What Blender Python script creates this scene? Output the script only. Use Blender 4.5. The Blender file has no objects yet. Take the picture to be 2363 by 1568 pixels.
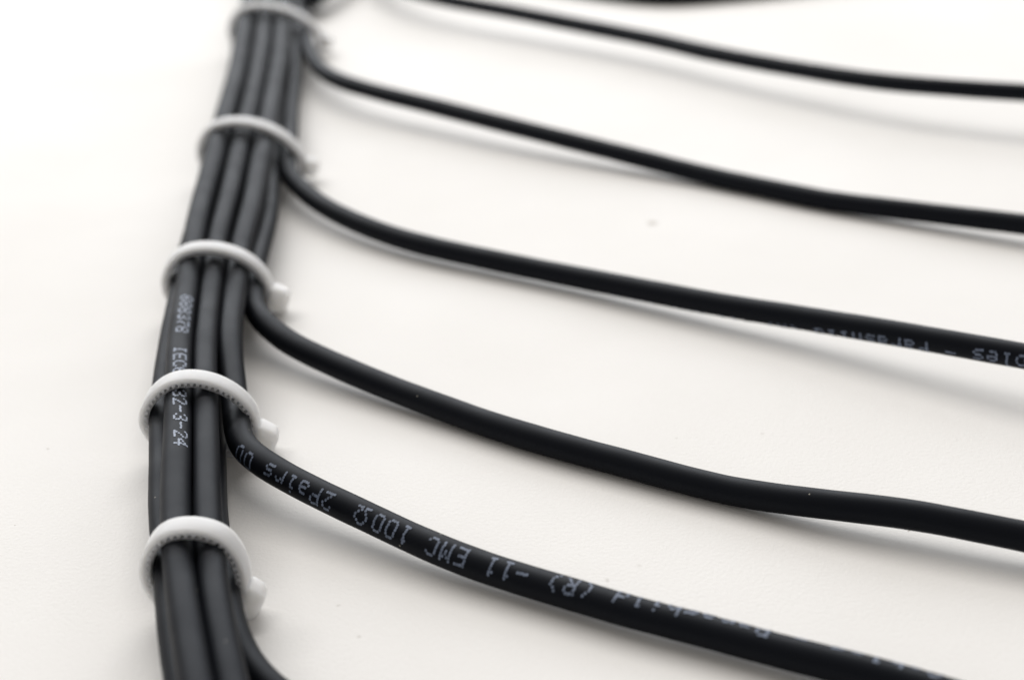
import bpy, bmesh, math, random
import numpy as np
from mathutils import Vector, Matrix

random.seed(7)
S = bpy.context.scene
C = S.collection
MM = 0.001

# ------------------------------------------------------------------ camera
CAM_H, PITCH, ROLL = 143.5, math.radians(25.0), math.radians(-2.0)
F_PX, W_PX, H_PX = 3826.0, 2363.0, 1568.0       # focal length in pixels of the 2363 px wide view
FOCUS = 277.0
cam_d = bpy.data.cameras.new("camera")
cam = bpy.data.objects.new("camera", cam_d)
C.objects.link(cam)
cam_d.sensor_width = 23.5
cam_d.lens = F_PX / W_PX * 23.5
cam_d.clip_start, cam_d.clip_end = 0.005, 50.0
cam_rot = Matrix.Rotation(math.pi / 2 - PITCH, 3, 'X') @ Matrix.Rotation(ROLL, 3, 'Z')
cam.matrix_world = Matrix.Translation((0, 0, CAM_H * MM)) @ cam_rot.to_4x4()
cam_d.dof.use_dof = True
cam_d.dof.focus_distance = FOCUS * MM
cam_d.dof.aperture_fstop = 8.2
cam_d.dof.aperture_blades = 7
S.camera = cam
S.render.resolution_x, S.render.resolution_y = 1024, 679

# ------------------------------------------------------------------ world and lamps (indoor, ceiling light and window)
world = bpy.data.worlds.new("World")
S.world = world
world.use_nodes = True
bg = world.node_tree.nodes["Background"]
bg.inputs[0].default_value = (1.0, 0.955, 0.90, 1)
bg.inputs[1].default_value = 0.40


def area(name, loc, target, sx, sy, power, col):
    d = bpy.data.lights.new(name, 'AREA')
    d.shape = 'RECTANGLE'
    d.size, d.size_y, d.energy, d.color = sx, sy, power, col
    o = bpy.data.objects.new(name, d)
    C.objects.link(o)
    o.location = loc
    o.rotation_euler = (Vector(target) - Vector(loc)).to_track_quat('-Z', 'Y').to_euler()
    return o


area("ceiling_light", (-0.70, 2.24, 2.35), (0.02, 0.27, 0), 3.8, 0.22, 78.0, (1.0, 0.975, 0.945))
area("window_light", (-0.45, 3.70, 1.56), (0.02, 0.27, 0), 5.1, 1.65, 104.0, (0.91, 0.95, 1.0))

S.render.engine = 'CYCLES'
S.cycles.use_denoising = True
S.cycles.max_bounces = 8
S.cycles.transparent_max_bounces = 16
S.view_settings.view_transform = 'Standard'
S.view_settings.look = 'None'
S.view_settings.exposure = 0.04
S.view_settings.gamma = 1.0
S.view_settings.use_curve_mapping = False


# ------------------------------------------------------------------ helpers
def unproject(px, py, z):
    """pixel of the 2363x1568 view -> point (mm) on the level z"""
    d = cam_rot @ Vector(((px - W_PX / 2) / F_PX, -(py - H_PX / 2) / F_PX, -1.0))
    t = (z - CAM_H) / d.z
    return np.array((d.x * t, d.y * t, z))


def project(p):
    q = cam_rot.transposed() @ Vector((p[0], p[1], p[2] - CAM_H))
    return np.array((W_PX / 2 + q.x / -q.z * F_PX, H_PX / 2 - q.y / -q.z * F_PX))


def catmull(pts, step=0.8):
    pts = np.asarray(pts, float)
    p = np.vstack([2 * pts[0] - pts[1], pts, 2 * pts[-1] - pts[-2]])
    out = []
    for i in range(1, len(p) - 2):
        p0, p1, p2, p3 = p[i - 1], p[i], p[i + 1], p[i + 2]
        t0 = 0.0
        t1 = t0 + max(np.linalg.norm(p1 - p0), 1e-6) ** 0.5
        t2 = t1 + max(np.linalg.norm(p2 - p1), 1e-6) ** 0.5
        t3 = t2 + max(np.linalg.norm(p3 - p2), 1e-6) ** 0.5
        n = max(2, int(np.linalg.norm(p2 - p1) / 0.3))
        for t in np.linspace(t1, t2, n, endpoint=False):
            a1 = (t1 - t) / (t1 - t0) * p0 + (t - t0) / (t1 - t0) * p1
            a2 = (t2 - t) / (t2 - t1) * p1 + (t - t1) / (t2 - t1) * p2
            a3 = (t3 - t) / (t3 - t2) * p2 + (t - t2) / (t3 - t2) * p3
            b1 = (t2 - t) / (t2 - t0) * a1 + (t - t0) / (t2 - t0) * a2
            b2 = (t3 - t) / (t3 - t1) * a2 + (t - t1) / (t3 - t1) * a3
            out.append((t2 - t) / (t2 - t1) * b1 + (t - t1) / (t2 - t1) * b2)
    out.append(p[-2])
    return resample(np.array(out), step)


def resample(q, step):
    L = np.concatenate([[0], np.cumsum(np.linalg.norm(np.diff(q, axis=0), axis=1))])
    n = max(3, int(L[-1] / step) + 1)
    s = np.linspace(0, L[-1], n)
    return np.stack([np.interp(s, L, q[:, k]) for k in range(q.shape[1])], 1)


def smooth(q, sigma_mm, step):
    k = int(3 * sigma_mm / step) + 1
    x = np.arange(-k, k + 1) * step
    w = np.exp(-x * x / (2 * sigma_mm ** 2))
    w /= w.sum()
    ext = np.vstack([2 * q[0] - q[k:0:-1], q, 2 * q[-1] - q[-2:-k - 2:-1]])
    return np.stack([np.convolve(ext[:, j], w, 'valid') for j in range(3)], 1)


def tangents(q):
    t = np.gradient(q, axis=0)
    return t / np.linalg.norm(t, axis=1)[:, None]


def mesh_obj(name, verts, faces, mat, parent=None, smooth_shade=True):
    me = bpy.data.meshes.new(name)
    me.from_pydata([tuple(float(c) * MM for c in v) for v in verts], [], faces)
    me.update()
    if smooth_shade:
        me.polygons.foreach_set('use_smooth', [True] * len(me.polygons))
    me.materials.append(mat)
    o = bpy.data.objects.new(name, me)
    C.objects.link(o)
    if parent:
        o.parent = parent
    return o


def tag(o, label, cat, group=None, kind=None):
    o['label'] = label
    o['category'] = cat
    if group:
        o['group'] = group
    if kind:
        o['kind'] = kind
    return o


# ------------------------------------------------------------------ materials
def new_mat(name):
    m = bpy.data.materials.new(name)
    m.use_nodes = True
    nt = m.node_tree
    return m, nt, nt.nodes["Principled BSDF"]


def node(nt, typ, **kw):
    n = nt.nodes.new(typ)
    for k, v in kw.items():
        setattr(n, k, v)
    return n


def table_material():
    m, nt, b = new_mat("white_laminate")
    tc = node(nt, 'ShaderNodeTexCoord')
    fine = node(nt, 'ShaderNodeTexNoise')
    fine.inputs['Scale'].default_value = 1500
    fine.inputs['Detail'].default_value = 4
    fine.inputs['Roughness'].default_value = 0.6
    nt.links.new(tc.outputs['Object'], fine.inputs['Vector'])
    broad = node(nt, 'ShaderNodeTexNoise')
    broad.inputs['Scale'].default_value = 14
    broad.inputs['Detail'].default_value = 6
    nt.links.new(tc.outputs['Object'], broad.inputs['Vector'])
    ramp = node(nt, 'ShaderNodeValToRGB')
    ramp.color_ramp.elements[0].position = 0.3
    ramp.color_ramp.elements[0].color = (0.782, 0.768, 0.748, 1)
    ramp.color_ramp.elements[1].position = 0.7
    ramp.color_ramp.elements[1].color = (0.838, 0.827, 0.812, 1)
    nt.links.new(broad.outputs['Fac'], ramp.inputs['Fac'])
    # small dirt specks of the laminate: random ones and a few larger ones
    vor = node(nt, 'ShaderNodeTexVoronoi')
    vor.inputs['Scale'].default_value = 36
    vor.inputs['Randomness'].default_value = 1.0
    warp = node(nt, 'ShaderNodeTexNoise')
    warp.inputs['Scale'].default_value = 700
    addv = node(nt, 'ShaderNodeVectorMath', operation='MULTIPLY_ADD')
    nt.links.new(tc.outputs['Object'], warp.inputs['Vector'])
    nt.links.new(warp.outputs['Color'], addv.inputs[0])
    addv.inputs[1].default_value = (0.0012, 0.0012, 0)
    nt.links.new(tc.outputs['Object'], addv.inputs[2])
    nt.links.new(addv.outputs[0], vor.inputs['Vector'])
    mr = node(nt, 'ShaderNodeMapRange')
    mr.inputs['From Min'].default_value = 0.008
    mr.inputs['From Max'].default_value = 0.020
    mr.inputs['To Min'].default_value = 0.55
    mr.inputs['To Max'].default_value = 0.0
    nt.links.new(vor.outputs['Distance'], mr.inputs['Value'])
    sep = node(nt, 'ShaderNodeSeparateColor')
    nt.links.new(vor.outputs['Color'], sep.inputs[0])
    gt = node(nt, 'ShaderNodeMath', operation='GREATER_THAN')
    gt.inputs[1].default_value = 0.55
    nt.links.new(sep.outputs[0], gt.inputs[0])
    mul = node(nt, 'ShaderNodeMath', operation='MULTIPLY')
    nt.links.new(mr.outputs[0], mul.inputs[0])
    nt.links.new(gt.outputs[0], mul.inputs[1])
    last = mul.outputs[0]
    for (px, py, rad, dark) in [(1505, 515, 1.7, .62), (110, 1035, .45, .5), (830, 1468, .5, .40), (2097, 1225, .28, .65),
                                (1475, 1303, .6, .18), (1400, 1338, .6, .25), (1560, 1010, .35, .25), (1760, 1000, .6, .2),
                                (780, 1395, .35, .3), (35, 1210, .3, .5), (1920, 990, .35, .2)]:
        p = unproject(px, py, 0)
        dst = node(nt, 'ShaderNodeVectorMath', operation='DISTANCE')
        dst.inputs[1].default_value = (p[0] * MM + 0.0006, p[1] * MM + 0.0006, 0)
        nt.links.new(addv.outputs[0], dst.inputs[0])
        r = node(nt, 'ShaderNodeMapRange')
        r.inputs['From Min'].default_value = rad * MM * 0.3
        r.inputs['From Max'].default_value = rad * MM
        r.inputs['To Min'].default_value = dark
        r.inputs['To Max'].default_value = 0.0
        nt.links.new(dst.outputs['Value'], r.inputs['Value'])
        mx = node(nt, 'ShaderNodeMath', operation='MAXIMUM')
        nt.links.new(last, mx.inputs[0])
        nt.links.new(r.outputs[0], mx.inputs[1])
        last = mx.outputs[0]
    mix = node(nt, 'ShaderNodeMix', data_type='RGBA')
    mix.inputs[7].default_value = (0.30, 0.26, 0.21, 1)
    nt.links.new(last, mix.inputs[0])
    nt.links.new(ramp.outputs[0], mix.inputs[6])
    nt.links.new(mix.outputs[2], b.inputs['Base Color'])
    bump = node(nt, 'ShaderNodeBump')
    bump.inputs['Strength'].default_value = 0.55
    bump.inputs['Distance'].default_value = 0.00018
    nt.links.new(fine.outputs['Fac'], bump.inputs['Height'])
    nt.links.new(bump.outputs[0], b.inputs['Normal'])
    b.inputs['Roughness'].default_value = 0.62
    b.inputs['Specular IOR Level'].default_value = 0.14
    return m


def cable_material():
    m, nt, b = new_mat("black_pvc_jacket")
    tc = node(nt, 'ShaderNodeTexCoord')
    n1 = node(nt, 'ShaderNodeTexNoise')
    n1.inputs['Scale'].default_value = 120
    n1.inputs['Detail'].default_value = 5
    nt.links.new(tc.outputs['Object'], n1.inputs['Vector'])
    rr = node(nt, 'ShaderNodeMapRange')
    rr.inputs['To Min'].default_value = 0.42
    rr.inputs['To Max'].default_value = 0.62
    nt.links.new(n1.outputs['Fac'], rr.inputs['Value'])
    nt.links.new(rr.outputs[0], b.inputs['Roughness'])
    # fine lint and dust caught on the jacket
    vor = node(nt, 'ShaderNodeTexVoronoi')
    vor.inputs['Scale'].default_value = 150
    nt.links.new(tc.outputs['Object'], vor.inputs['Vector'])
    mr = node(nt, 'ShaderNodeMapRange')
    mr.inputs['From Min'].default_value = 0.012
    mr.inputs['From Max'].default_value = 0.026
    mr.inputs['To Min'].default_value = 1.0
    mr.inputs['To Max'].default_value = 0.0
    nt.links.new(vor.outputs['Distance'], mr.inputs['Value'])
    mix = node(nt, 'ShaderNodeMix', data_type='RGBA')
    mix.inputs[6].default_value = (0.0046, 0.0053, 0.0080, 1)
    mix.inputs[7].default_value = (0.40, 0.38, 0.33, 1)
    nt.links.new(mr.outputs[0], mix.inputs[0])
    nt.links.new(mix.outputs[2], b.inputs['Base Color'])
    n2 = node(nt, 'ShaderNodeTexNoise')
    n2.inputs['Scale'].default_value = 2600
    n2.inputs['Detail'].default_value = 2
    nt.links.new(tc.outputs['Object'], n2.inputs['Vector'])
    bump = node(nt, 'ShaderNodeBump')
    bump.inputs['Strength'].default_value = 0.25
    bump.inputs['Distance'].default_value = 0.00004
    nt.links.new(n2.outputs['Fac'], bump.inputs['Height'])
    nt.links.new(bump.outputs[0], b.inputs['Normal'])
    b.inputs['Specular IOR Level'].default_value = 0.115
    b.inputs['Specular Tint'].default_value = (0.82, 0.90, 1.0, 1)
    return m


def ink_material(name, lo, hi):
    m, nt, b = new_mat(name)
    tc = node(nt, 'ShaderNodeTexCoord')
    n1 = node(nt, 'ShaderNodeTexNoise')
    n1.inputs['Scale'].default_value = 1800
    nt.links.new(tc.outputs['Object'], n1.inputs['Vector'])
    ramp = node(nt, 'ShaderNodeValToRGB')
    ramp.color_ramp.elements[0].position = 0.25
    ramp.color_ramp.elements[0].color = lo
    ramp.color_ramp.elements[1].position = 0.65
    ramp.color_ramp.elements[1].color = hi
    nt.links.new(n1.outputs['Fac'], ramp.inputs['Fac'])
    nt.links.new(ramp.outputs[0], b.inputs['Base Color'])
    b.inputs['Roughness'].default_value = 0.6
    return m


def nylon_material():
    m, nt, b = new_mat("translucent_nylon")
    tc = node(nt, 'ShaderNodeTexCoord')
    n1 = node(nt, 'ShaderNodeTexNoise')
    n1.inputs['Scale'].default_value = 420
    n1.inputs['Detail'].default_value = 3
    nt.links.new(tc.outputs['Object'], n1.inputs['Vector'])
    rr = node(nt, 'ShaderNodeMapRange')
    rr.inputs['To Min'].default_value = 0.24
    rr.inputs['To Max'].default_value = 0.46
    nt.links.new(n1.outputs['Fac'], rr.inputs['Value'])
    nt.links.new(rr.outputs[0], b.inputs['Roughness'])
    b.inputs['Base Color'].default_value = (0.90, 0.89, 0.88, 1)
    b.inputs['Subsurface Weight'].default_value = 1.0
    b.inputs['Subsurface Radius'].default_value = (1.0, 0.97, 0.90)
    b.inputs['Subsurface Scale'].default_value = 0.0036
    b.inputs['Specular IOR Level'].default_value = 0.24
    b.inputs['IOR'].default_value = 1.36
    bump = node(nt, 'ShaderNodeBump')
    bump.inputs['Strength'].default_value = 0.15
    bump.inputs['Distance'].default_value = 0.0001
    nt.links.new(n1.outputs['Fac'], bump.inputs['Height'])
    nt.links.new(bump.outputs[0], b.inputs['Normal'])
    # milky but see-through: part of the light passes straight through
    tr = node(nt, 'ShaderNodeBsdfTransparent')
    tr.inputs[0].default_value = (0.93, 0.96, 1.0, 1)
    mx = node(nt, 'ShaderNodeMixShader')
    mx.inputs[0].default_value = 0.16
    nt.links.new(b.outputs[0], mx.inputs[1])
    nt.links.new(tr.outputs[0], mx.inputs[2])
    nt.links.new(mx.outputs[0], nt.nodes['Material Output'].inputs['Surface'])
    return m


M_TABLE, M_CABLE, M_INK, M_NYLON = table_material(), cable_material(), ink_material('shaded_grey_ink', (0.045, 0.06, 0.09, 1), (0.17, 0.21, 0.30, 1)), nylon_material()  # branch print: ink colour kept darker, as these letters catch less light

M_INK_LIT = ink_material('pale_lit_ink', (0.12, 0.14, 0.18, 1), (0.34, 0.39, 0.50, 1))  # same ink in a paler colour, for the top cable facing the light

# ------------------------------------------------------------------ the table top
bm = bmesh.new()
bmesh.ops.create_cube(bm, size=1.0)
bmesh.ops.scale(bm, vec=(1.8, 1.2, 0.025), verts=bm.verts)
bmesh.ops.translate(bm, vec=(0.05, 0.62, -0.0125), verts=bm.verts)
bmesh.ops.bevel(bm, geom=[e for e in bm.edges], offset=0.003, segments=3, affect='EDGES')
me = bpy.data.meshes.new("table_top")
bm.to_mesh(me)
bm.free()
me.materials.append(M_TABLE)
table = bpy.data.objects.new("table_top", me)
C.objects.link(table)
table['kind'] = 'structure'
table['label'] = 'white laminate table top under the cables'

# ------------------------------------------------------------------ the bundle's line
D = 4.5           # cable diameter, mm
R = D / 2
BASE = 1.5        # the straps lift the bundle off the table
GROOVE = [(585, 58), (573, 150), (550, 243), (526, 340), (503, 440), (482, 527), (468, 620), (458, 704),
          (446, 806), (446, 930), (446, 1073), (446, 1175), (454, 1295), (469, 1422), (496, 1558)]
GZ = BASE + 2.1 * D
gp = [unproject(x, y, GZ) for x, y in GROOVE]
d0 = gp[0] - gp[2]
d0 /= np.linalg.norm(d0)
gp = [gp[0] + d0 * k for k in (230, 150, 80, 35)] + gp
d1 = gp[-1] - gp[-2]
d1 /= np.linalg.norm(d1)
d1b = d1 + np.array((0.12, 0, 0))
gp += [gp[-1] + d1 * 25, gp[-1] + d1 * 25 + d1b * 35, gp[-1] + d1 * 25 + d1b * 80]
line = smooth(catmull(gp, 0.5), 9.0, 0.5)
line[:, 2] = 0
Llen = np.concatenate([[0], np.cumsum(np.linalg.norm(np.diff(line, axis=0), axis=1))])
ltan = tangents(line)


def arc_of_pixel(px, py, z):
    p = unproject(px, py, z)
    p[2] = 0
    return Llen[np.argmin(np.linalg.norm(line - p, axis=1))]


# where the five visible straps sit on the bundle (pixel of the strap's crown)
STRAP_Z = BASE + 2.73 * D + 0.7
CROWN = [(602, 24), (572, 292), (486, 580), (437, 880), (452, 1225)]
TIE_ARC = [arc_of_pixel(x, y, STRAP_Z) for x, y in CROWN]
print("tie spacing mm", np.diff(TIE_ARC))
st_x = [-5.0, -4.0, -3.0, -2.0, -1.0, 0, 1, 2, 3, 4, 5, 6, 7]
st_a = [TIE_ARC[0] - 44 * k for k in (5, 4, 3, 2, 1)] + TIE_ARC + [TIE_ARC[-1] + 44 * k for k in (1, 2, 3)]


def arc_of_station(s):
    return float(np.interp(s, st_x, st_a))


def frame_at(s):
    a = arc_of_station(s)
    p = np.array([np.interp(a, Llen, line[:, k]) for k in range(3)])
    t = np.array([np.interp(a, Llen, ltan[:, k]) for k in range(3)])
    t[2] = 0
    t /= np.linalg.norm(t)                      # towards the camera
    side = np.cross(t, (0, 0, 1.0))
    side = -side                                # to the right in the picture
    if side[0] < 0:
        side = -side
    return p, t, side


def slot_point(s, u, v):
    p, t, side = frame_at(s)
    return p + side * u * D + np.array((0, 0, BASE + v * D))


def slots(table_, s):
    xs = [k[0] for k in table_]
    # smooth-step interpolation between the stations
    for a, b in zip(table_[:-1], table_[1:]):
        if a[0] <= s <= b[0]:
            w = (s - a[0]) / (b[0] - a[0])
            w = w * w * (3 - 2 * w)
            return a[1] + (b[1] - a[1]) * w, a[2] + (b[2] - a[2]) * w
    k = table_[0] if s < xs[0] else table_[-1]
    return k[1], k[2]


SLOT = {
    'printed': [(-5, -.57, 2.27), (7, -.57, 2.27)],
    'right_top': [(-5, .80, 2.18), (.6, .80, 2.18), (1.5, .70, 2.18), (2.0, .55, 2.16), (2.5, .47, 2.16), (7, .47, 2.16)],
    'left': [(-5, -1.0, 1.37), (1, -1.0, 1.37), (1.5, -.98, 1.37), (2, -1.1, 1.4), (2.5, -1.2, 1.42), (3, -1.25, 1.42),
             (3.6, -1.2, 1.42), (4, -1.02, 1.37), (7, -1.02, 1.37)],
    'core': [(-5, .02, 1.36), (7, .02, 1.36)],
    'floor': [(-5, -.5, .5), (7, -.5, .5)],
    'b6': [(-5, .52, .5), (3, .56, .5), (3.5, .58, .5), (4, .74, .80)],
    'b5': [(-5, 2.05, 2.0), (.6, 2.05, 2.0), (1, 2.0, 2.0), (1.5, 1.95, 1.95), (2, 1.62, 1.85), (2.5, 1.42, 1.75), (3, 1.58, 1.2)],
    'b4': [(-5, 1.55, 1.05), (0, 1.7, 1.0), (1, 2.3, .95), (1.5, 2.62, 1.0), (2, 2.2, 1.1)],
    'b3': [(-5, 2.75, 1.2), (0, 2.75, 1.2), (.5, 2.9, .80), (1, 3.2, 1.05)],
    'b2': [(-5, 2.65, .5), (-1, 2.9, .5), (-.4, 3.4, 1.0), (0, 3.55, 1.1)],
    'b1': [(-5, 3.7, .5), (-1.2, 3.8, .9), (-1, 3.95, 1.0)],
    'b0': [(-5, 3.7, 1.4), (-2.1, 3.95, 1.4), (-2, 4.1, 1.4)],
}

# branches: (pixel x, pixel y, height of the axis over the table in mm)
BRANCH = {
    'b5': (3, [(560, 1030, 6.6), (632, 1084, 6.2), (731, 1137, 5.4), (856, 1196, 4.5), (974, 1251, 3.8), (1102, 1302, 3.2),
               (1230, 1343, 3.0), (1359, 1381, 3.0), (1436, 1405, 3.0), (1613, 1451, 3.0), (1801, 1502, 3.0),
               (2006, 1553, 3.1), (2250, 1622, 3.2), (2550, 1715, 3.2)]),
    'b4': (2, [(590, 722, 6.0), (623, 757, 5.4), (671, 793, 4.8), (773, 842, 3.9), (891, 891, 3.2), (1028, 942, 2.7),
               (1185, 997, 2.4), (1342, 1044, 2.3), (1436, 1069, 2.3), (1573, 1107, 2.3), (1730, 1140, 2.7),
               (1888, 1161, 3.7), (2104, 1187, 4.6), (2292, 1223, 4.7), (2363, 1237, 4.6), (2600, 1290, 4.4)]),
    'b3': (1, [(664, 398, 5.8), (687, 428, 5.3), (745, 475, 4.5), (839, 521, 3.8), (949, 558, 3.4), (1146, 602, 3.2),
               (1323, 638, 3.3), (1436, 660, 3.6), (1652, 701, 4.4), (1868, 736, 5.6), (2084, 772, 7.0), (2363, 821, 8.4),
               (2600, 862, 9.4)]),
    'b2': (0, [(724, 140, 6.8), (745, 165, 6.8), (785, 188, 7.0), (871, 214, 7.0), (989, 243, 6.6), (1146, 283, 6.0),
               (1303, 322, 5.0), (1436, 355, 4.0), (1593, 395, 2.8), (1750, 432, 2.3), (1907, 462, 2.5), (2104, 487, 3.2),
               (2363, 518, 4.2), (2600, 547, 5.0)]),
    'b1': (-1, [(846, -85, 7.0), (890, -45, 8.0), (955, -18, 8.4), (1028, 0, 8.4), (1185, 29, 8.0), (1342, 60, 7.6), (1523, 96, 7.6),
                (1632, 121, 7.8), (1828, 158, 8.4), (2025, 188, 9.4), (2182, 202, 10.2), (2363, 214, 10.8), (2600, 226, 11.0)]),
    'b0': (-2, [(960, -190, 6.5), (1080, -120, 6.5), (1250, -44, 3.2), (1400, -15, 2.5), (1530, -3, 2.4), (1700, -14, 2.5),
                (1950, -45, 3.0), (2363, -90, 4.0), (2600, -115, 4.0)]),
    'b6': (4, [(533, 1440, 5.0), (560, 1510, 4.4), (612, 1580, 3.8), (710, 1645, 3.2), (880, 1712, 3.0), (1200, 1830, 3.0)]),
}


def bundle_pts(key, s0, s1):
    out = []
    s = s0
    while s <= s1 + 1e-6:
        u, v = slots(SLOT[key], s)
        out.append(slot_point(s, u, v))
        s += 0.125
    return out


PATHS = {}
RADIUS = {'printed': R * 1.10, 'right_top': R * 1.0, 'b6': R * 1.05, 'b5': R * 1.10, 'b4': R * 1.09, 'b3': R * 1.08, 'b2': R * 1.08, 'b1': R * 1.10, 'b0': R * 1.08}
STEP = 0.8
for key in SLOT:
    if key in BRANCH:
        st, pix = BRANCH[key]
        pts = bundle_pts(key, -4.0, st + 0.05)
        pts += [unproject(*p) for p in pix]
        q = smooth(catmull(pts, STEP), 3.2, STEP)
    else:
        q = smooth(catmull(bundle_pts(key, -4.0, 6.2), STEP), 4.0, STEP)
    # slight natural waviness
    n = len(q)
    ph = random.random() * 6
    x = np.arange(n) * STEP
    wob = 0.10 * np.sin(x / 23.0 + ph) + 0.06 * np.sin(x / 11.0 + 2 * ph)
    q[:, 0] += wob
    q[:, 2] = np.maximum(q[:, 2], RADIUS.get(key, R) * 1.02)
    PATHS[key] = q


# the thicker trunk cables swell a little towards the far end of the bundle
Y_NEAR, Y_FAR = frame_at(2.2)[0][1], frame_at(0.9)[0][1]


def tube(q, radius=R, sides=36, far_gain=0.0):
    t = tangents(q)
    n = np.array((0, 0, 1.0)) - t[0] * t[0][2]
    n /= np.linalg.norm(n)
    verts, faces = [], []
    rnd = random.random() * 10
    for i in range(len(q)):
        n = n - t[i] * np.dot(n, t[i])
        n /= np.linalg.norm(n)
        b = np.cross(t[i], n)
        r = radius * (1 + 0.008 * math.sin(i * 0.09 + rnd) + 0.006 * math.sin(i * 0.23 + 2 * rnd) + 0.003 * math.sin(i * 0.57 + 3 * rnd))
        w = min(1.0, max(0.0, (q[i][1] - Y_NEAR) / (Y_FAR - Y_NEAR)))
        r *= 1 + far_gain * w * w * (3 - 2 * w)
        for k in range(sides):
            a = 2 * math.pi * k / sides
            verts.append(q[i] + (n * math.cos(a) + b * math.sin(a)) * r)
    m = len(q)
    for i in range(m - 1):
        for k in range(sides):
            k2 = (k + 1) % sides
            faces.append((i * sides + k, i * sides + k2, (i + 1) * sides + k2, (i + 1) * sides + k))
    faces.append(tuple(range(sides - 1, -1, -1)))
    faces.append(tuple((m - 1) * sides + k for k in range(sides)))
    return verts, faces


LABEL = {
    'printed': 'black cable on top of the bundle with pale print 888378 IEC60332-3-24',
    'right_top': 'unprinted black cable on top of the bundle, right of the printed one',
    'left': 'black cable bulging out along the left flank of the bundle',
    'core': 'black cable in the middle of the bundle, under its two top cables',
    'floor': 'lowest black cable of the bundle, nearest the table on the left',
    'b6': 'black cable bending away to the right below the nearest cable tie, at the bottom edge',
    'b5': 'black branch cable printed EMC 100Ω 2Pairs, nearest long one across the table',
    'b4': 'plain black branch cable leaving at the third tie, just behind the one printed 100Ω',
    'b3': 'black branch cable with partly hidden print along its lower edge at the right',
    'b2': 'blurred black branch cable touching the table towards the right, leaving at the farthest tie',
    'b1': 'farthest fully visible black branch cable, raised off the table at the top right',
    'b0': 'dark cable only just dipping into the top edge of the picture',
}
CABLES = {}
for key in ('printed', 'right_top', 'left', 'core', 'floor', 'b6', 'b5', 'b4', 'b3', 'b2', 'b1', 'b0'):
    v, f = tube(PATHS[key], RADIUS.get(key, R), far_gain=0.16 if key in ('printed', 'right_top', 'b5') else 0.0)
    o = mesh_obj("cable", v, f, M_CABLE)
    tag(o, LABEL[key], 'cable', 'black cables of the harness')
    CABLES[key] = o

# ------------------------------------------------------------------ dot-matrix print on the jackets
GLYPH = {
    '0': "01110 10001 10001 10001 10001 10001 01110", '1': "00100 01100 00100 00100 00100 00100 01110",
    '2': "01110 10001 00001 00010 00100 01000 11111", '3': "01110 10001 00001 00110 00001 10001 01110",
    '4': "00010 00110 01010 10010 11111 00010 00010", '6': "01110 10000 10000 11110 10001 10001 01110",
    '7': "11111 00001 00010 00100 01000 01000 01000", '8': "01110 10001 10001 01110 10001 10001 01110",
    'C': "01110 10001 10000 10000 10000 10001 01110", 'E': "11111 10000 10000 11110 10000 10000 11111",
    'I': "01110 00100 00100 00100 00100 00100 01110", 'M': "10001 11011 10101 10101 10001 10001 10001",
    'P': "11110 10001 10001 11110 10000 10000 10000", 'R': "11110 10001 10001 11110 10100 10010 10001",
    'O': "0011100 0100010 1000001 1000001 0100010 0010100 1110111", '(': "00010 00100 01000 01000 01000 00100 00010",
    ')': "01000 00100 00010 00010 00010 00100 01000", '-': "00000 00000 00000 11111 00000 00000 00000",
    'a': "00000 00000 01110 00001 01111 10001 01111", 'b': "10000 10000 11110 10001 10001 10001 11110",
    'd': "00001 00001 01111 10001 10001 10001 01111", 'e': "00000 00000 01110 10001 11111 10000 01110",
    'h': "10000 10000 10110 11001 10001 10001 10001", 'i': "00100 00000 01100 00100 00100 00100 01110",
    'l': "01100 00100 00100 00100 00100 00100 01110", 'r': "00000 00000 10110 11001 10000 10000 10000",
    's': "00000 00000 01111 10000 01110 00001 11110",
}
CAM_P = np.array((0, 0, CAM_H))


def print_on(key, text, anchor_char, anchor_px, direction, phi_of, pitch=2.72, height=2.55, name='printed_lettering', ink=None, aspect=0.92):
    """text is laid along the cable; direction +1 reads along the path, -1 against it.
    phi_of(i) turns the line of print about the cable's axis (degrees) from the side that looks up at the viewer."""
    q = resample(PATHS[key], 0.1)
    t = tangents(q)
    pix = np.array([project(p) for p in q])
    vis = np.linalg.norm(pix - np.array(anchor_px), axis=1)
    i0 = int(np.argmin(vis))
    verts, faces = [], []
    dp = height / 6.0
    rad = RADIUS.get(key, R)
    cw = dp * aspect
    rad_l, rad_h = cw * 0.58, dp * 0.60
    for ci, ch in enumerate(text):
        if ch == ' ':
            continue
        g = GLYPH[ch].split()
        s_char = (ci - anchor_char + (0.32 if ch == 'O' else 0)) * pitch * direction
        for row in range(7):
            for colm in range(len(g[0])):
                if g[row][colm] != '1':
                    continue
                jx, jy = random.uniform(-.05, .05), random.uniform(-.05, .05)
                s = s_char + ((colm - len(g[0]) // 2) * cw + jx) * direction
                i = i0 + int(round(s / 0.1))
                if i < 2 or i > len(q) - 3:
                    continue
                tt = t[i]
                view = CAM_P - q[i]
                n0 = view - tt * np.dot(view, tt)
                n0 /= np.linalg.norm(n0)
                read = tt * direction
                up0 = np.cross(n0, read)             # up of the letters at the centre line
                phi = math.radians(phi_of(ci + (colm - len(g[0]) // 2) / 6.0))
                h = ((3 - row) * dp + jy) / R + phi
                n = n0 * math.cos(h) + up0 * math.sin(h)
                up = -n0 * math.sin(h) + up0 * math.cos(h)
                c = q[i] + n * (rad * 1.017 + 0.012)
                k0 = len(verts)
                for a in range(8):
                    an = a * math.pi / 4
                    verts.append(c + read * math.cos(an) * rad_l * 1.1 + up * math.sin(an) * rad_h * 1.1
                                 - n * (0.5 * (math.sin(an) * rad_h) ** 2 / R))
                faces.append(tuple(range(k0, k0 + 8)))
    o = mesh_obj(name, verts, faces, ink or M_INK, CABLES[key])
    return o


def interp(xs, ys):
    return lambda i: float(np.interp(i, xs, ys))


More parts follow.
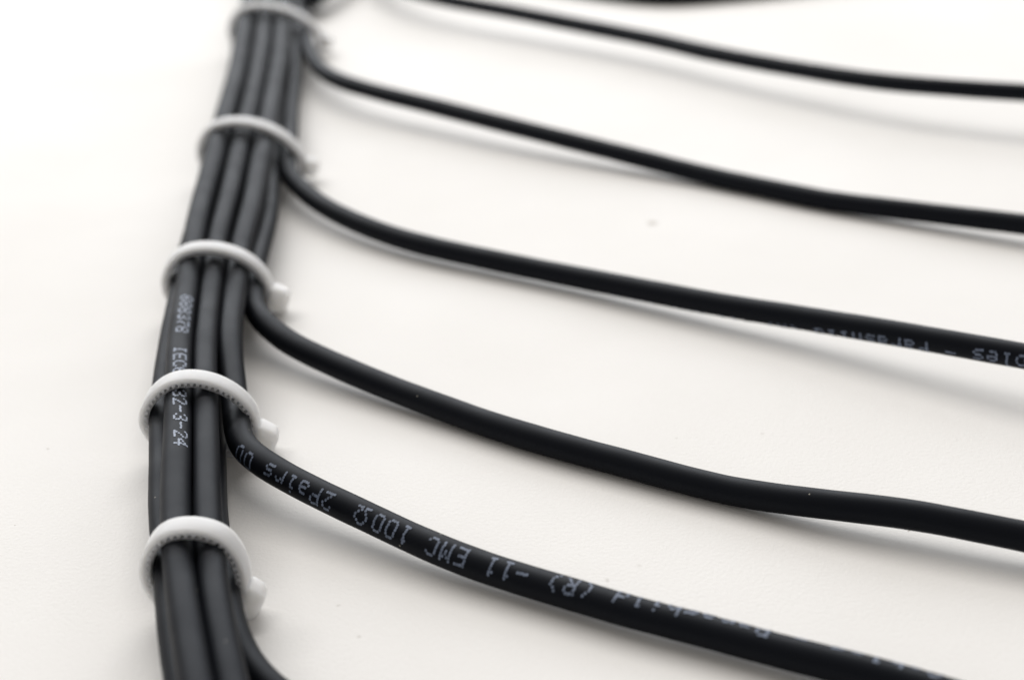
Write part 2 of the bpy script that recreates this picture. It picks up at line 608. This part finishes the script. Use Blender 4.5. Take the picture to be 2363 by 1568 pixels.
# branch printed "... (R) -11 EMC 100O 2Pairs 00": the letters stand on their heads in the picture
T5 = "Cables - Parashild (R) -11 EMC 100O  2Pairs 00"
k_ohm = T5.index('O')
kP = T5.index('P')
kR = T5.index('R')
print_on('b5', T5, k_ohm, (862, 1199), -1,
         interp([0, kP, kP + 8, kR, kR + 4, k_ohm - 5, k_ohm, k_ohm + 8, len(T5)], [-84, -70, -56, -30, -15, -2, 5, 20, 40]))
T3 = "Cables - Parashild (R) -11 EMC 100O"
print_on('b3', T3, 0, (2435, 834), -1, interp([0, 4, 9, 13, 18, 25], [30, 38, 52, 62, 78, 104]))
T1 = "888378  IEC60332-3-24"
print_on('printed', T1, len(T1) - 1, (430, 1050), -1 if PATHS['printed'][0][1] < PATHS['printed'][-1][1] else 1,
         interp([0, 8, 14, 20], [4, 2, 4, 14]), pitch=3.05, height=1.95, ink=M_INK_LIT, aspect=1.5)


# ------------------------------------------------------------------ cable ties
def convex_hull(pts):
    pts = sorted(map(tuple, pts))

    def half(ps):
        h = []
        for p in ps:
            while len(h) > 1 and (h[-1][0] - h[-2][0]) * (p[1] - h[-2][1]) - (h[-1][1] - h[-2][1]) * (p[0] - h[-2][0]) <= 0:
                h.pop()
            h.append(p)
        return h
    lo, hi = half(pts), half(pts[::-1])
    return np.array(lo[:-1] + hi[:-1])


def tie_loop(station, keys, head_z, pull):
    pts = []
    p0, t0, side = frame_at(station)
    for k in keys:
        q = PATHS[k]
        j = np.argmin(np.abs((q - p0) @ t0) + (np.linalg.norm((q - p0)[:, :2], axis=1) > 40) * 1e3)
        u = float((q[j] - p0) @ side)
        z = float(q[j][2])
        for a in np.linspace(0, 2 * math.pi, 60, endpoint=False):
            pts.append((u + (R + .06) * math.cos(a), z + (R + .06) * math.sin(a)))
    umax = max(p[0] for p in pts)
    for a in np.linspace(0, 2 * math.pi, 24, endpoint=False):      # the head pulls the strap down on this side
        pts.append((umax - 1.2 + pull + 1.2 * math.cos(a), head_z + 1.2 * math.sin(a)))
    # support function of the bundle's outline, rounded the way a stiff nylon strap rounds it
    P = np.array(pts)
    th = np.linspace(0, 2 * math.pi, 720, endpoint=False)
    dirs = np.stack([np.cos(th), np.sin(th)], 1)
    cen = P.mean(0)
    sup = ((P - cen) @ dirs.T).max(0)
    x = np.arange(-240, 241) * 0.5
    w = np.exp(-x * x / (2 * 17.0 ** 2))
    w /= w.sum()
    ss = np.convolve(np.concatenate([sup[-240:], sup, sup[:240]]), w, 'valid')
    ss += 0.75 * max(0.0, float((sup - ss).max()))
    ds = (np.roll(ss, -1) - np.roll(ss, 1)) / (2 * math.radians(0.5))
    sm = cen + dirs * ss[:, None] + np.stack([-dirs[:, 1], dirs[:, 0]], 1) * ds[:, None]
    sm[:, 1] = np.maximum(sm[:, 1], 1.45)
    sm = resample(np.vstack([sm, sm[:1]]), 0.3)[:-1]
    g = (np.roll(sm, -2, 0) - np.roll(sm, 2, 0))
    g /= np.linalg.norm(g, axis=1)[:, None]
    nrm = np.stack([g[:, 1], -g[:, 0]], 1)
    return sm, nrm, p0, t0, side


def build_tie(station, keys, head_z, label, twist=0.0, pull=0.0, head=(4.6, 5.4, 6.0)):
    loop, nrm, p0, t0, side = tie_loop(station, keys, head_z, pull)
    ct, sn = math.cos(twist), math.sin(twist)
    side2 = side * ct + t0 * sn
    t2 = t0 * ct - side * sn

    def W(u, z, w):
        return p0 + side2 * u + np.array((0, 0, z)) + t2 * w

    n = len(loop)
    HW, T_RIM, T_TOOTH, T_OUT = 2.05, 0.20, 0.74, 1.72
    root = bpy.data.objects.new("cable_tie", None)
    C.objects.link(root)
    low = loop[np.argmin(loop[:, 1])]
    root.location = tuple(float(c) * MM for c in W(low[0], 0, 0))
    tag(root, label, 'cable tie', 'nylon cable ties round the bundle')

    def child(name, verts, faces, mat, flat=False):
        o = mesh_obj(name, [v - np.array(root.location) / MM for v in verts], faces, mat, root, not flat)
        return o

    # strap band: rounded section swept round the loop
    sec = [(T_TOOTH, -HW + .12), (T_TOOTH + .1, -HW), (T_OUT - .22, -HW), (T_OUT - .07, -HW + .07), (T_OUT, -HW + .24),
           (T_OUT + .02, 0), (T_OUT, HW - .24), (T_OUT - .07, HW - .07), (T_OUT - .22, HW), (T_TOOTH + .1, HW), (T_TOOTH, HW - .12)]
    rim = [(0.0, -HW + .1), (T_RIM, -HW + .04), (T_RIM, HW - .04), (0.0, HW - .1)]

    def sweep(section):
        verts, faces = [], []
        m = len(section)
        for i in range(n):
            for a, w in section:
                u, z = loop[i] + nrm[i] * a
                verts.append(W(u, z, w))
        for i in range(n):
            j = (i + 1) % n
            for k in range(m):
                k2 = (k + 1) % m
                faces.append((i * m + k, i * m + k2, j * m + k2, j * m + k))
        return verts, faces
    v, f = sweep(sec)
    strap = child('strap', v, f, M_NYLON)
    # ladder teeth on the inner face, with their thin inner rim
    v, f = sweep(rim)
    L = np.concatenate([[0], np.cumsum(np.linalg.norm(np.diff(np.vstack([loop, loop[:1]]), axis=0), axis=1))])
    count = int(L[-1] / 1.0)
    lx = np.append(loop[:, 0], loop[0, 0])
    lz = np.append(loop[:, 1], loop[0, 1])
    nx = np.append(nrm[:, 0], nrm[0, 0])
    nz = np.append(nrm[:, 1], nrm[0, 1])
    for c in range(count):
        s0 = (c + .0) * L[-1] / count
        k0 = len(v)
        for w in (-HW + .05, HW - .05):
            for ds, a in ((0.0, T_TOOTH + .02), (.66, T_TOOTH + .02), (.52, T_RIM - .02), (.26, T_RIM - .02)):
                s = (s0 + ds) % L[-1]
                u = np.interp(s, L, lx) + np.interp(s, L, nx) * a
                z = np.interp(s, L, lz) + np.interp(s, L, nz) * a
                v.append(W(u, z, w))
        a_ = k0
        f += [(a_, a_ + 1, a_ + 2, a_ + 3), (a_ + 7, a_ + 6, a_ + 5, a_ + 4)]
        for k in range(4):
            k2 = (k + 1) % 4
            f.append((a_ + k, a_ + 4 + k, a_ + 4 + k2, a_ + k2))
    teeth = child('teeth', v, f, M_NYLON, flat=True)
    teeth['kind'] = 'stuff'
    # head on the right flank
    right = np.where(loop[:, 0] > loop[:, 0].mean())[0]
    i = right[np.argmin(np.abs(loop[right, 1] - head_z))]
    nu, nv = nrm[i]
    ex = side2 * nu + np.array((0, 0, nv))           # outwards
    ez = side2 * -nv + np.array((0, 0, nu))          # along the strap, up
    HX, HY, HZ = head
    cen = W(*(loop[i] + nrm[i] * (0.75 + HX / 2)), 0.0)
    bm = bmesh.new()
    bmesh.ops.create_cube(bm, size=1.0)
    bmesh.ops.scale(bm, vec=(HX, HY, HZ), verts=bm.verts)
    for vv in bm.verts:                              # the nose of the head tapers outwards
        if vv.co.x > 0:
            vv.co.z *= 0.84
            vv.co.y *= 0.88
    bmesh.ops.bevel(bm, geom=[e for e in bm.edges], offset=1.3, segments=7, affect='EDGES', profile=0.5)
    hv = [cen + ex * p.co.x + t2 * p.co.y + ez * p.co.z for p in bm.verts]
    hf = [tuple(x.index for x in fc.verts) for fc in bm.faces]
    bm.free()
    head = child('head', hv, hf, M_NYLON)
    return root


ALL = ['printed', 'right_top', 'left', 'core', 'floor', 'b6']
build_tie(0, ALL + ['b5', 'b4', 'b3', 'b2'], 3.9, 'farthest white cable tie, cut by the top edge and strongly blurred', 0.15, 3.0, (3.6, 4.6, 4.8))
build_tie(1, ALL + ['b5', 'b4', 'b3'], 3.9, 'blurred white cable tie, second from the top of the picture', 0.15, 1.5, (3.8, 4.8, 5.0))
build_tie(2, ALL + ['b5', 'b4'], 3.9, 'translucent white cable tie just above the print 888378', 0.08, 0.0)
build_tie(3, ALL + ['b5'], 3.9, 'sharp translucent cable tie crossing the IEC print, teeth clearly visible', 0.12, -0.4)
build_tie(4, ALL, 3.5, 'nearest white cable tie, lowest of the five on the bundle', 0.24, -0.6, (3.6, 5.4, 6.4))
